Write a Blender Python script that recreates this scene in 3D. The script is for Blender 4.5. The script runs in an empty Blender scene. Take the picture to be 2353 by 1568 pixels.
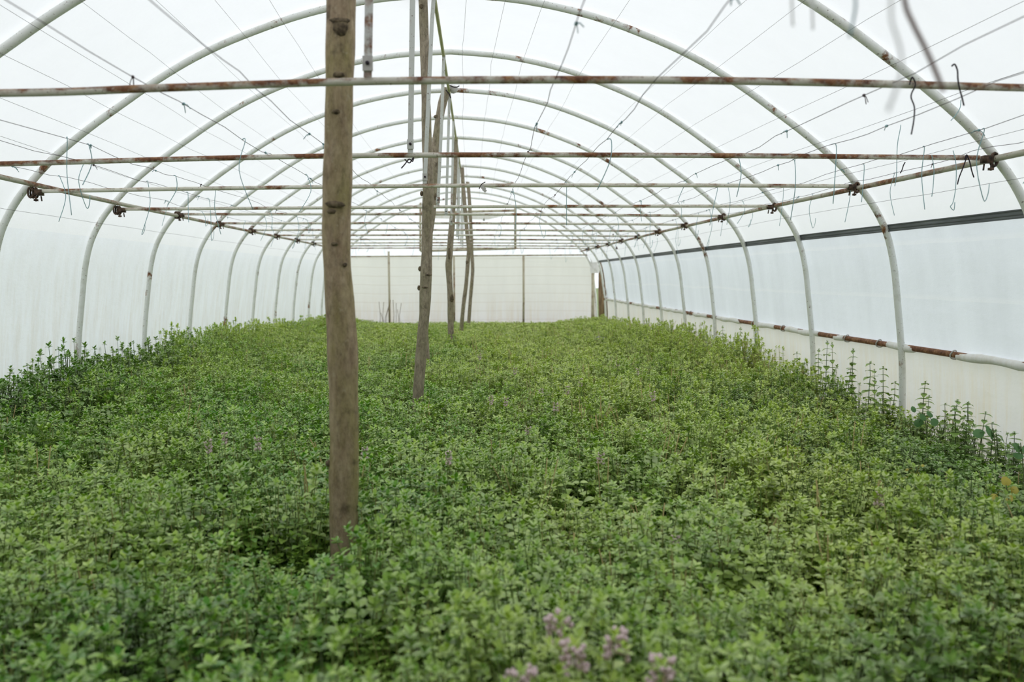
import bpy, math, random
import numpy as np
from mathutils import Vector, Matrix, Euler
rnd = random.Random(7)
nr = np.random.RandomState(11)
SC = bpy.context.scene
COL = SC.collection
PI = math.pi

# ------------------------------------------------------------------ camera
f, CX, CY, VX, VY = 1800.0, 1176.5, 784.0, 1102.0, 636.0
HC = 1.55                                   # eye height above the soil
phi = math.atan((CY - VY) / f)
th = math.atan((CX - VX) / f * math.cos(phi))
Rv = Vector((math.cos(th), -math.sin(th), 0))
Fv = Vector((math.sin(th) * math.cos(phi), math.cos(th) * math.cos(phi), -math.sin(phi)))
Uv = Vector((math.sin(th) * math.sin(phi), math.cos(th) * math.sin(phi), math.cos(phi)))
def ray(px, py): return Fv + Rv * ((px - CX) / f) + Uv * ((CY - py) / f)
def at(px, py, Y):
    d = ray(px, py)
    return d * (Y / d.y) + Vector((0, 0, HC))
def pix(p):
    q = Vector(p) - Vector((0, 0, HC)); z = q.dot(Fv)
    return (CX + f * q.dot(Rv) / z, CY - f * q.dot(Uv) / z, z)
cd = bpy.data.cameras.new('camera'); cam = bpy.data.objects.new('camera', cd); COL.objects.link(cam)
cam.location = (0, 0, HC); cam.rotation_euler = (PI / 2 - phi, 0, -th)
cd.sensor_width = 36; cd.lens = f / 2353 * 36; cd.clip_start = .05; cd.clip_end = 300
cd.dof.use_dof = True; cd.dof.focus_distance = 6.4; cd.dof.aperture_fstop = 1.75
SC.camera = cam
SC.view_settings.view_transform = 'Standard'; SC.view_settings.look = 'None'
SC.view_settings.gamma = 1; SC.view_settings.exposure = 0.0
SC.view_settings.use_curve_mapping = False
cy = SC.cycles
cy.max_bounces = 5; cy.diffuse_bounces = 4; cy.glossy_bounces = 2; cy.transmission_bounces = 4; cy.transparent_max_bounces = 8
cy.caustics_reflective = False; cy.caustics_refractive = False
cy.use_adaptive_sampling = True; cy.adaptive_threshold = 0.06
cy.use_denoising = True

# ------------------------------------------------------------------ materials
class NT:
    def __init__(s, name):
        s.m = bpy.data.materials.new(name); s.m.use_nodes = True
        s.t = s.m.node_tree; s.t.nodes.clear()
        s.out = s.n('ShaderNodeOutputMaterial')
    def n(s, typ, **kw):
        x = s.t.nodes.new(typ)
        for k, v in kw.items():
            if k.startswith('i_'): x.inputs[k[2:].replace('_', ' ')].default_value = v
            else: setattr(x, k, v)
        return x
    def l(s, a, b): s.t.links.new(a, b)
    def coords(s, scale=(1, 1, 1), rand=True, kind='Object'):
        tc = s.n('ShaderNodeTexCoord'); mp = s.n('ShaderNodeMapping'); mp.inputs['Scale'].default_value = scale
        s.l(tc.outputs[kind], mp.inputs[0])
        if rand:
            oi = s.n('ShaderNodeObjectInfo'); cm = s.n('ShaderNodeCombineXYZ'); mu = s.n('ShaderNodeMath', operation='MULTIPLY'); mu.inputs[1].default_value = 37.0
            s.l(oi.outputs['Random'], mu.inputs[0])
            for i in range(3): s.l(mu.outputs[0], cm.inputs[i])
            s.l(cm.outputs[0], mp.inputs['Location'])
        return mp.outputs[0]
    def noise(s, vec, scale, detail=4, rough=.55):
        x = s.n('ShaderNodeTexNoise'); x.inputs['Scale'].default_value = scale; x.inputs['Detail'].default_value = detail; x.inputs['Roughness'].default_value = rough
        s.l(vec, x.inputs['Vector']); return x.outputs['Fac']
    def ramp(s, fac, stops):
        x = s.n('ShaderNodeValToRGB'); e = x.color_ramp.elements
        while len(e) < len(stops): e.new(.5)
        for i, (p, c) in enumerate(stops):
            e[i].position = p; e[i].color = (c if isinstance(c, tuple) else (c, c, c)) + (1,)
        s.l(fac, x.inputs[0]); return x.outputs[0]
    def mix(s, fac, a, b, blend='MIX'):
        x = s.n('ShaderNodeMix', data_type='RGBA', blend_type=blend)
        for k, v in ((0, fac), (6, a), (7, b)):
            if isinstance(v, (int, float)): x.inputs[k].default_value = v
            elif isinstance(v, tuple): x.inputs[k].default_value = v + (1,)
            else: s.l(v, x.inputs[k])
        return x.outputs[2]
    def math(s, op, a, b=0.0):
        x = s.n('ShaderNodeMath', operation=op)
        for k, v in ((0, a), (1, b)):
            if isinstance(v, (int, float)): x.inputs[k].default_value = v
            else: s.l(v, x.inputs[k])
        return x.outputs[0]
    def principled(s, col, rough=.6, bump=None, bstr=.3, bdist=.01, spec=.3):
        p = s.n('ShaderNodeBsdfPrincipled')
        if isinstance(col, tuple): p.inputs['Base Color'].default_value = col + (1,)
        else: s.l(col, p.inputs['Base Color'])
        if isinstance(rough, (int, float)): p.inputs['Roughness'].default_value = rough
        else: s.l(rough, p.inputs['Roughness'])
        p.inputs['Specular IOR Level'].default_value = spec
        if bump is not None:
            b = s.n('ShaderNodeBump'); b.inputs['Strength'].default_value = bstr; b.inputs['Distance'].default_value = bdist
            s.l(bump, b.inputs['Height']); s.l(b.outputs[0], p.inputs['Normal'])
        s.l(p.outputs[0], s.out.inputs[0]); return s.m

def pipe_mat(name, lo, hi, stretch, top=0.0, paint=(.60, .62, .58), algae=.35):
    t = NT(name)
    v = t.coords(stretch); v2 = t.coords((1, 1, 1))
    n1 = t.noise(v, 2.2, 6, .62); n2 = t.noise(v2, 9, 5, .7)
    m = t.math('ADD', t.math('MULTIPLY', n1, .65), t.math('MULTIPLY', n2, .35))
    if top:
        g = t.n('ShaderNodeNewGeometry'); sp = t.n('ShaderNodeSeparateXYZ'); t.l(g.outputs['Normal'], sp.inputs[0])
        m = t.math('ADD', m, t.math('MULTIPLY', sp.outputs[2], top))
    mask = t.ramp(m, [(lo, 0.0), (hi, 1.0)])
    ru = t.ramp(t.noise(v2, 22, 4, .7), [(.3, (.075, .028, .016)), (.52, (.22, .095, .045)), (.72, (.42, .25, .12))])
    alg = t.ramp(t.noise(v2, 5, 5, .7), [(.5, 0.0), (.75, algae)])
    base = t.mix(alg, paint, (.30, .29, .16))
    spots = t.ramp(t.noise(v2, 60, 2, .5), [(.66, 0.0), (.72, .7)])
    base = t.mix(spots, base, (.12, .06, .03))
    return t.principled(t.mix(mask, base, ru), .62, n2, .25, .004)
M = {}
M['hoop'] = pipe_mat('white_painted_hoop_steel', .575, .63, (2, 2, 1.0), 0, (.82, .83, .80))
M['bar'] = pipe_mat('rusty_white_bar_steel', .455, .54, (1.5, 3.5, 3.5), .045, (.66, .63, .55), algae=.5)
M['farbar'] = pipe_mat('lightly_rusted_white_bar_steel', .50, .60, (1.5, 3.5, 3.5), .03, (.72, .69, .60), algae=.4)
M['purlin'] = pipe_mat('rusty_white_purlin_steel', .46, .56, (2.5, .5, 2.5), .03, (.52, .50, .42), .6)
M['ridge'] = pipe_mat('mossy_ridge_steel', .60, .70, (2, .5, 2), 0, (.42, .42, .22), .6)
M['strap'] = pipe_mat('white_strap_steel', .56, .62, (2, 2, .7), 0, (.62, .63, .60))
M['rusty'] = pipe_mat('heavily_rusted_steel', .30, .42, (2, .6, 2), 0, (.4, .3, .22))
t = NT('dark_rusted_clamp_steel'); M['clamp'] = t.principled(t.ramp(t.noise(t.coords(), 30, 4), [(.35, (.025, .018, .014)), (.65, (.14, .085, .055))]), .7)
M['wpost'] = pipe_mat('pale_rusty_post_steel', .50, .64, (2, 2, .6), 0, (.55, .50, .38), .5)

t = NT('grey_rail'); v = t.coords((4, .6, 4)); M['rail'] = t.principled(t.ramp(t.noise(v, 3, 5), [(.35, (.085, .10, .10)), (.65, (.20, .22, .22))]), .5)
t = NT('rail_lip'); M['lip'] = t.principled((.10, .11, .11), .5)

def wood_mat(name, a, b, c, green):
    t = NT(name); v = t.coords((6, 6, 1.8)); v2 = t.coords((1, 1, 1)); v3 = t.coords((3, 3, .8))
    g = t.noise(v, 5, 7, .7)
    col = t.ramp(g, [(.3, a), (.5, b), (.72, c)])
    gm = t.ramp(t.noise(v3, 2.4, 4), [(.46, 0.0), (.66, .75)])
    col = t.mix(gm, col, green)
    kn = t.ramp(t.noise(v2, 7, 3, .6), [(.62, 0.0), (.74, .75)])
    col = t.mix(kn, col, (.055, .042, .028))
    mo = t.noise(t.coords((7, 7, 3.5)), 6, 6, .75); col = t.mix(1.0, col, t.ramp(mo, [(.3, .75), (.5, 1.3), (.7, 1.6)]), 'MULTIPLY')
    pale = t.ramp(t.noise(v2, 26, 3, .6), [(.62, 0.0), (.70, .6)])
    col = t.mix(pale, col, (.42, .36, .25))
    return t.principled(col, .8, g, .5, .006, .2)
M['wood1'] = wood_mat('near_pole_bark', (.17, .12, .075), (.27, .205, .135), (.36, .29, .20), (.215, .185, .075))
M['wood2'] = wood_mat('pole_bark', (.13, .105, .075), (.235, .195, .145), (.34, .29, .22), (.20, .18, .11))
t = NT('branch_scar_bark'); M['scar'] = t.principled(t.ramp(t.noise(t.coords(), 40, 4), [(.35, (.05, .036, .024)), (.65, (.20, .155, .095))]), .9)

def film_mat(name, tint, trans=.72, clear=0.0, stain=None, streak=.05, lines=None):
    t = NT(name)
    v = t.coords((1.2, 1.2, .25), False); v2 = t.coords((.35, 1.6, 2.5), False)
    n = t.noise(v, 2.5, 5, .6)
    col = t.mix(t.ramp(n, [(.35, 0.0), (.7, 1.0)]), tint, tuple(x * (1 - streak) for x in tint))
    if stain:
        amount, zlo, zhi, scol = stain
        tc = t.n('ShaderNodeTexCoord'); sp = t.n('ShaderNodeSeparateXYZ'); t.l(tc.outputs['Object'], sp.inputs[0])
        mr = t.n('ShaderNodeMapRange'); mr.inputs[1].default_value = zhi; mr.inputs[2].default_value = zlo
        t.l(sp.outputs[2], mr.inputs[0])
        sv = t.coords((9, 9, .55), False)
        sn = t.ramp(t.noise(sv, 1.0, 6, .75), [(.44, 0.0), (.70, 1.0)])
        k = t.math('MULTIPLY', t.math('MULTIPLY', sn, mr.outputs[0]), amount)
        col = t.mix(k, col, scol)
    if lines:
        step, lcol, lam = lines
        tc = t.n('ShaderNodeTexCoord'); sp = t.n('ShaderNodeSeparateXYZ'); t.l(tc.outputs['Object'], sp.inputs[0])
        wv = t.math('MULTIPLY', t.noise(t.coords((.5, .5, .1), False), 1, 2), .10)
        fr = t.math('FRACT', t.math('DIVIDE', t.math('ADD', sp.outputs[2], wv), step))
        lm = t.ramp(fr, [(.0, lam), (.05, lam * .8), (.10, 0.0)])
        col = t.mix(lm, col, lcol)
    d = t.n('ShaderNodeBsdfDiffuse'); tr = t.n('ShaderNodeBsdfTranslucent')
    t.l(col, d.inputs[0]); t.l(col, tr.inputs[0])
    b = t.n('ShaderNodeBump'); b.inputs['Strength'].default_value = .35; b.inputs['Distance'].default_value = .03
    t.l(t.noise(v2, 2.2, 5, .6), b.inputs['Height'])
    t.l(b.outputs[0], d.inputs['Normal']); t.l(b.outputs[0], tr.inputs['Normal'])
    m1 = t.n('ShaderNodeMixShader'); m1.inputs[0].default_value = trans; t.l(d.outputs[0], m1.inputs[1]); t.l(tr.outputs[0], m1.inputs[2])
    if clear:
        tp = t.n('ShaderNodeBsdfTransparent'); m2 = t.n('ShaderNodeMixShader'); m2.inputs[0].default_value = clear
        t.l(m1.outputs[0], m2.inputs[1]); t.l(tp.outputs[0], m2.inputs[2]); m1 = m2
    t.l(m1.outputs[0], t.out.inputs[0]); return t.m
M['roof'] = film_mat('roof_film', (.93, .945, .955), streak=.02)
M['left'] = film_mat('left_film', (.905, .935, .965), stain=(.55, .4, 2.2, (.62, .56, .44)))
M['curtain'] = film_mat('curtain_film', (.85, .89, .94), streak=.08, lines=(.47, (.96, .97, .98), .25))
M['skirt'] = film_mat('skirt_film', (.91, .90, .86), stain=(.7, .2, 1.1, (.80, .66, .36)), trans=.6)
M['back'] = film_mat('end_wall_film', (.96, .95, .91), stain=(.6, .1, 1.3, (.80, .70, .52)), lines=(.268, (.66, .58, .48), .32), trans=.78)
M['gable'] = film_mat('clear_gable_film', (.95, .955, .96), trans=.8, clear=.55)
M['wrap'] = film_mat('film_wrap', (.96, .95, .92), trans=.1, clear=0, stain=(.4, .0, 1.5, (.66, .55, .40)))
M['flap'] = film_mat('loose_film', (.95, .95, .95), trans=.8, clear=0)

def twine_mat(name, col):
    t = NT(name); return t.principled(t.mix(t.noise(t.coords(), 60), col, tuple(x * .6 for x in col)), .8)
M['wire'] = twine_mat('dark_wire', (.14, .11, .12))
M['thin'] = twine_mat('thin_wire', (.22, .20, .20))
M['blue'] = twine_mat('pale_blue_twine', (.36, .56, .60))
M['black'] = twine_mat('black_twine', (.035, .025, .035))
M['brown'] = twine_mat('brown_twine', (.32, .20, .15))
M['plastic'] = twine_mat('white_plastic', (.62, .60, .56))
M['deadleaf'] = twine_mat('dead_leaf', (.16, .09, .05))
M['twig'] = twine_mat('dry_twig', (.30, .22, .14))

def leaf_mat(name, a, b, c, gloss=.018, vary=.5):
    t = NT(name)
    g = t.n('ShaderNodeNewGeometry')
    oi = t.n('ShaderNodeObjectInfo')
    r = t.math('FRACT', t.math('ADD', t.math('MULTIPLY', g.outputs['Random Per Island'], vary), t.math('MULTIPLY', oi.outputs['Random'], .9)))
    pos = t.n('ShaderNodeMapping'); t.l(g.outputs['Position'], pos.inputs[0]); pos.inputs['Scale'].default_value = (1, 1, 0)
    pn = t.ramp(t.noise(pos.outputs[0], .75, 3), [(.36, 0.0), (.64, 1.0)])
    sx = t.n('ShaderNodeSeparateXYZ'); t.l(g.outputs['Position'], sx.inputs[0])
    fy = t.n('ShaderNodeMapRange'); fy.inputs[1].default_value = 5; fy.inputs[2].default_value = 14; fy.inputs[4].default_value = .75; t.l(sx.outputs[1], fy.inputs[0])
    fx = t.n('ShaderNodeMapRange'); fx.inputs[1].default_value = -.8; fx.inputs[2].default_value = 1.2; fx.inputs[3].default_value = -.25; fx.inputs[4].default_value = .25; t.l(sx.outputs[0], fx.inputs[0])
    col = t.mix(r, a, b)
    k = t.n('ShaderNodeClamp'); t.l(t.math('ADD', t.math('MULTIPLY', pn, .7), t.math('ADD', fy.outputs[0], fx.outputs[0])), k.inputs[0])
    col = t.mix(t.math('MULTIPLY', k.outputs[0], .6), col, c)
    d = t.n('ShaderNodeBsdfDiffuse'); tr = t.n('ShaderNodeBsdfTranslucent'); gl = t.n('ShaderNodeBsdfGlossy'); gl.inputs['Roughness'].default_value = .42
    gl.inputs[0].default_value = (1, 1, .84, 1)
    t.l(col, d.inputs[0]); t.l(t.mix(1.0, col, (1.0, 1.1, .45), 'MULTIPLY'), tr.inputs[0])
    m1 = t.n('ShaderNodeMixShader'); m1.inputs[0].default_value = .17; t.l(d.outputs[0], m1.inputs[1]); t.l(tr.outputs[0], m1.inputs[2])
    fr = t.n('ShaderNodeFresnel'); fr.inputs[0].default_value = 1.4
    m2 = t.n('ShaderNodeMixShader'); t.l(t.math('ADD', t.math('MULTIPLY', fr.outputs[0], .16), gloss), m2.inputs[0]); t.l(m1.outputs[0], m2.inputs[1]); t.l(gl.outputs[0], m2.inputs[2])
    t.l(m2.outputs[0], t.out.inputs[0]); return t.m
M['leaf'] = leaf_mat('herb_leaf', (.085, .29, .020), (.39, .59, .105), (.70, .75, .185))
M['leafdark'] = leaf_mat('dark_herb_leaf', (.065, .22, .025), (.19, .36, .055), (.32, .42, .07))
M['leafyel'] = leaf_mat('yellowed_leaf', (.50, .42, .07), (.55, .48, .12), (.5, .45, .1))
M['leafround'] = leaf_mat('round_green_leaf', (.06, .17, .05), (.09, .22, .07), (.1, .2, .07), .03)
t = NT('herb_stem'); oi = t.n('ShaderNodeObjectInfo'); M['stem'] = t.principled(t.ramp(oi.outputs['Random'], [(.25, (.18, .30, .08)), (.7, (.30, .36, .12)), (.95, (.45, .40, .17))]), .7)
t = NT('straw'); M['straw'] = t.principled((.42, .34, .14), .7)
t = NT('dark_stem'); M['dstem'] = t.principled((.13, .17, .07), .7)
t = NT('pink_blossom'); M['pink'] = t.principled(t.mix(t.noise(t.coords(), 90), (.66, .48, .50), (.82, .68, .67)), .7)
t = NT('soil'); v = t.coords((1, 1, 1), False); n = t.noise(v, 14, 8, .7); M['soil'] = t.principled(t.ramp(n, [(.3, (.028, .022, .014)), (.7, (.10, .075, .05))]), .95, n, .8, .03)
t = NT('grass_ground'); v = t.coords((1, 1, 1), False); n = t.noise(v, 3, 8, .7); M['grass'] = t.principled(t.ramp(n, [(.3, (.13, .20, .06)), (.7, (.30, .34, .17))]), .95, n, .6, .03)
t = NT('outside_bark'); M['bark'] = t.principled(t.ramp(t.noise(t.coords((4, 4, .7)), 3, 5), [(.35, (.10, .065, .04)), (.6, (.28, .19, .11))]), .9)

# ------------------------------------------------------------------ mesh helpers
class MB:
    def __init__(s): s.v = []; s.f = []; s.mi = []
    def add(s, V, F, mi=0):
        o = len(s.v); s.v += [tuple(p) for p in V]; s.f += [tuple(i + o for i in q) for q in F]; s.mi += [mi] * len(F)
    def tube(s, pts, rad, n=10, cap=True, mi=0):
        pts = [Vector(p) for p in pts]; k = len(pts)
        R = rad if isinstance(rad, (list, tuple)) else [rad] * k
        V = []; F = []; up = None
        for i in range(k):
            d = (pts[min(i + 1, k - 1)] - pts[max(i - 1, 0)])
            d = d.normalized() if d.length > 1e-9 else Vector((0, 0, 1))
            if up is None:
                up = Vector((0, 0, 1)) if abs(d.z) < .9 else Vector((1, 0, 0))
            a = (up - d * up.dot(d)).normalized(); b = d.cross(a); up = a
            for j in range(n):
                w = 2 * PI * j / n
                V.append(pts[i] + (a * math.cos(w) + b * math.sin(w)) * R[i])
        for i in range(k - 1):
            for j in range(n):
                F.append((i * n + j, i * n + (j + 1) % n, (i + 1) * n + (j + 1) % n, (i + 1) * n + j))
        if cap:
            F.append(tuple(range(n - 1, -1, -1))); F.append(tuple((k - 1) * n + j for j in range(n)))
        s.add(V, F, mi)
    def box(s, c, h, rot=None, mi=0):
        c = Vector(c); V = []
        for x in (-1, 1):
            for y in (-1, 1):
                for z in (-1, 1):
                    p = Vector((x * h[0], y * h[1], z * h[2]))
                    if rot is not None: p = rot @ p
                    V.append(c + p)
        s.add(V, [(0, 1, 3, 2), (4, 6, 7, 5), (0, 4, 5, 1), (2, 3, 7, 6), (0, 2, 6, 4), (1, 5, 7, 3)], mi)
    def blob(s, c, r, n=7, jit=.0, mi=0, rg=rnd):
        c = Vector(c); r = r if isinstance(r, (tuple, list)) else (r, r, r)
        V = [c + Vector((0, 0, -r[2]))]; F = []; m = max(3, n // 2)
        for i in range(1, m):
            a = -PI / 2 + PI * i / m
            for j in range(n):
                w = 2 * PI * j / n; q = 1 + jit * (rg.random() - .5)
                V.append(c + Vector((r[0] * math.cos(a) * math.cos(w) * q, r[1] * math.cos(a) * math.sin(w) * q, r[2] * math.sin(a) * q)))
        V.append(c + Vector((0, 0, r[2]))); T = len(V) - 1
        for j in range(n): F.append((0, 1 + (j + 1) % n, 1 + j))
        for i in range(m - 2):
            for j in range(n):
                F.append((1 + i * n + j, 1 + i * n + (j + 1) % n, 1 + (i + 1) * n + (j + 1) % n, 1 + (i + 1) * n + j))
        for j in range(n): F.append((T, 1 + (m - 2) * n + j, 1 + (m - 2) * n + (j + 1) % n))
        s.add(V, F, mi)
    def mesh(s, name, mats, smooth=True, origin=(0, 0, 0)):
        o = Vector(origin)
        me = bpy.data.meshes.new(name); me.from_pydata([tuple(Vector(p) - o) for p in s.v], [], s.f)
        for m in (mats if isinstance(mats, (list, tuple)) else [mats]): me.materials.append(m)
        if len(set(s.mi)) > 1: me.polygons.foreach_set('material_index', s.mi)
        if smooth: me.polygons.foreach_set('use_smooth', [True] * len(me.polygons))
        me.update(); return me
    def build(s, name, mats, parent=None, origin=None, smooth=True):
        """Links the collected shapes as one object; ORIGIN is in the same frame as the shapes."""
        o = Vector(origin) if origin is not None else Vector((0, 0, 0))
        ob = bpy.data.objects.new(name, s.mesh(name, mats, smooth, o)); COL.objects.link(ob); ob.location = o
        if parent is not None:
            ob.parent = parent; ob.location = o - world_loc(parent)
        return ob
def world_loc(o):
    p = Vector((0, 0, 0))
    while o is not None: p += o.location; o = o.parent
    return p
def tag(o, label=None, cat=None, group=None, kind=None):
    if label: o['label'] = label
    if cat: o['category'] = cat
    if group: o['group'] = group
    if kind: o['kind'] = kind
    return o
def empty(name, loc, label, cat, group=None):
    o = bpy.data.objects.new(name, None); COL.objects.link(o); o.location = loc; o.empty_display_size = .1
    return tag(o, label, cat, group)
def spline(P, k=8):
    P = [Vector(p) for p in P]; out = []
    for i in range(len(P) - 1):
        a = P[max(i - 1, 0)]; b = P[i]; c = P[i + 1]; d = P[min(i + 2, len(P) - 1)]
        for j in range(k):
            t = j / k
            out.append(.5 * ((2 * b) + (c - a) * t + (2 * a - 5 * b + 4 * c - d) * t * t + (3 * b - a - 3 * c + d) * t ** 3))
    out.append(P[-1]); return out
ORD = ['zeroth', 'nearest', 'second', 'third', 'fourth', 'fifth', 'sixth', 'seventh', 'eighth', 'ninth', 'tenth', 'eleventh', 'twelfth', 'thirteenth']
def ordn(n, base='from the camera'): return 'nearest the camera' if n == 1 else '%s %s' % (ORD[n], base)

# ------------------------------------------------------------------ tunnel geometry
S = 1.722
def YH(n): return (n + 1) * S
def cxy(y):                                  # centre line of the tunnel
    return float(np.interp(y, [1, 3.44, 5.17, 6.9, 8.6, 10.3, 12, 15.5, 22, 25], [.0, -.07, -.14, -.22, -.30, -.32, -.365, -.40, -.43, -.44]))
PROF = [(0, 2.395), (.6, 2.348), (1.2, 2.225), (1.75, 2.035), (2.15, 1.855), (2.5, 1.65), (2.8, 1.445), (3.08, 1.245), (3.37, 1.01), (3.59, .78), (3.73, .60), (3.845, .38), (3.92, .10), (3.97, -.25), (4.02, -.65), (4.045, -1.0), (4.06, -HC)]
half = spline([(x, 0, z) for x, z in PROF], 4)
half = [(p.x, p.z) for p in half]
def prof_x(zrel):
    for (x0, z0), (x1, z1) in zip(half, half[1:]):
        if z1 <= zrel <= z0: return x0 + (x1 - x0) * (z0 - zrel) / (z0 - z1 + 1e-9)
    return half[-1][0]
def offset_half(d):
    out = []
    for i, (x, z) in enumerate(half):
        a = half[max(i - 1, 0)]; b = half[min(i + 1, len(half) - 1)]
        tx, tz = b[0] - a[0], b[1] - a[1]; L = math.hypot(tx, tz)
        out.append((x + d * (-tz) / L, z + d * tx / L))
    out[0] = (0, half[0][1] + d); return out
HR = .029                                    # hoop tube radius
hb = MB()
hp = [(-x, 0, z + HC) for x, z in reversed(half)] + [(x, 0, z + HC) for x, z in half[1:]]
hb.tube(hp, HR, 12)
hoop_me = hb.mesh('tunnel_hoop', M['hoop'])
for n in range(1, 14):
    o = bpy.data.objects.new('tunnel_hoop', hoop_me); COL.objects.link(o); o.location = (cxy(YH(n)), YH(n), 0)
    tag(o, 'white painted rusty steel hoop arching over the bed, %s' % (ordn(n) if n < 13 else 'standing against the end wall'), 'greenhouse hoop', 'tunnel hoops')

# film: roof, left wall, right curtain, right skirt
fo = offset_half(.047)
ZR = .43                                     # rail height above the eye
def film(name, side_pts, y0, y1, mat, ny=46):
    b = MB(); V = []; F = []; k = len(side_pts)
    for j in range(ny + 1):
        y = y0 + (y1 - y0) * j / ny; c = cxy(y)
        for x, z in side_pts: V.append((x + c, y, z + HC))
    for j in range(ny):
        for i in range(k - 1): F.append((j * k + i, j * k + i + 1, (j + 1) * k + i + 1, (j + 1) * k + i))
    b.add(V, F)
    return tag(b.build(name, mat), kind='structure')
upper = [p for p in fo if p[1] > ZR] ; lower = [p for p in fo if p[1] <= ZR]
xe = [a[0] + (b_[0] - a[0]) * (a[1] - ZR) / (a[1] - b_[1]) for a, b_ in [(upper[-1], lower[0])]][0]
upper.append((xe, ZR)); lower.insert(0, (xe, ZR))
film('ceiling', [(-x, z) for x, z in reversed(upper)] + upper[1:], -1.2, YH(13) + .02, M['roof'])
film('wall_left', [(-x, z) for x, z in lower], -1.2, YH(13) + .02, M['left'])
ZP = -.635                                   # roll pipe height relative to the eye
def prof_o(z):
    for (x0, z0), (x1, z1) in zip(fo, fo[1:]):
        if z1 <= z <= z0: return x0 + (x1 - x0) * (z0 - z) / (z0 - z1 + 1e-9)
    return fo[-1][0]
cur = [p for p in lower if p[1] > ZP] + [(prof_o(ZP) + .015, ZP)]
film('wall_right', cur, -1.2, YH(12) - .1, M['curtain'])
sk = [(prof_o(ZP) + .03, ZP + .02), (prof_o(ZP) + .012, ZP - .05)] + [(x + .01, z) for x, z in lower if z < ZP - .1]
film('baseboard_right', sk, -1.2, YH(12) - .05, M['skirt'])

# soil and the land outside
b = MB(); NX, NYY = 20, 60; V = []; F = []
for j in range(NYY + 1):
    for i in range(NX + 1):
        x = -4.6 + 9.0 * i / NX; y = -1.2 + 26.6 * j / NYY
        V.append((x, y, .012 * math.sin(3 * x + y) + .01 * math.sin(2.3 * y)))
for j in range(NYY):
    for i in range(NX): F.append((j * (NX + 1) + i, j * (NX + 1) + i + 1, (j + 1) * (NX + 1) + i + 1, (j + 1) * (NX + 1) + i))
b.add(V, F); tag(b.build('floor', M['soil']), kind='structure')
b = MB(); b.add([(-70, -60, -.06), (70, -60, -.06), (70, 110, -.06), (-70, 110, -.06)], [(0, 1, 2, 3)])
tag(b.build('ground', M['grass']), 'green grass ground outside the tunnel', kind='structure')

# end wall
YB = YH(13) + .05; cb = cxy(YB)
lowz = .615
b = MB(); xl = -prof_o(-.2); xr = prof_o(.2) - .02
zs = [-HC, -1.0, -.6, -.2, .2, lowz]
V = []
for z in zs:
    V += [(-prof_o(z) + cb, YB, z + HC), (min(prof_o(z) + cb, 3.64), YB, z + HC)]
F = [(2 * i, 2 * i + 1, 2 * i + 3, 2 * i + 2) for i in range(len(zs) - 1)]
b.add(V, F, 0)
up = [p for p in fo if p[1] > lowz]
pts = [(-x + cb, YB, z + HC) for x, z in reversed(up)] + [(x + cb, YB, z + HC) for x, z in up[1:]]
pts = [(-prof_o(lowz) + cb, YB, lowz + HC)] + pts + [(prof_o(lowz) + cb, YB, lowz + HC)]
o_ = len(b.v); b.add(pts, [tuple(range(len(pts)))][:1], 1)
tag(b.build('wall_back', [M['back'], M['gable']], smooth=False), kind='structure')
# unseen dark end behind the camera, added to dim the near bed
b = MB(); pts = [(-x + cxy(-1.2), -1.2, z + HC) for x, z in reversed(fo)] + [(x + cxy(-1.2), -1.2, z + HC) for x, z in fo[1:]]
b.add(pts, [tuple(range(len(pts)))]); 
t = NT('added_dimming_boards'); M['dim_boards'] = t.principled((.16, .12, .08), .8)
tag(b.build('wall_front_dimmer', M['dim_boards'], smooth=False), kind='structure')

YW = YB - .06
for px, top, rr, lab in ((893, 578, .032, 'thin rusty post against the white end wall, left of the wooden poles'),
                     (1043, 588, .03, 'faint rusty post on the end wall just right of the third wooden pole'),
                     (1203, 588, .034, 'thin rusty post against the end wall, right of the wooden poles'),
                     (1363, 600, .05, 'brown rusty corner post at the right end of the end wall')):
    p0 = at(px, top, YW); base = Vector((p0.x, YW, 0)); 
    b = MB(); b.tube([base, Vector((p0.x + .005, YW, .8)), p0], rr, 8)
    tag(b.build('end_wall_post', M['wpost'], origin=base), lab, 'post', 'end wall posts')
b = MB(); pa, pb = at(806, 590, YW), at(1366, 586, YW); b.tube([pa, (pa + pb) / 2, pb], .022, 8)
tag(b.build('end_wall_rail', M['wpost'], origin=pa), 'thin horizontal rail along the top of the beige end wall panel', 'rail')
# vent frame in the gable
vent = tag(empty('window_1', at(965, 572, YW), 'rectangular vent frame in the white gable of the end wall', 'window'), kind='structure')
del vent['category']
for nm, q in (('top_rail', [(966, 489), (1185, 484)]), ('bottom_rail', [(966, 577), (1185, 571)]), ('side_rail', [(966, 460), (966, 577)]), ('side_rail', [(1184, 458), (1184, 572)])):
    b = MB(); b.tube([at(*q[0], YW), at(*q[1], YW)], .036, 8); b.build(nm, M['wpost'], vent, origin=at(*q[0], YW))
b = MB(); q = [at(968, 495, YW + .02), at(1182, 490, YW + .02), at(1120, 505, YW + .02), at(1000, 502, YW + .02)]; b.add(q, [(0, 1, 2, 3)]); b.build('rolled_film', M['wrap'], vent, origin=q[0], smooth=False)

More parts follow.
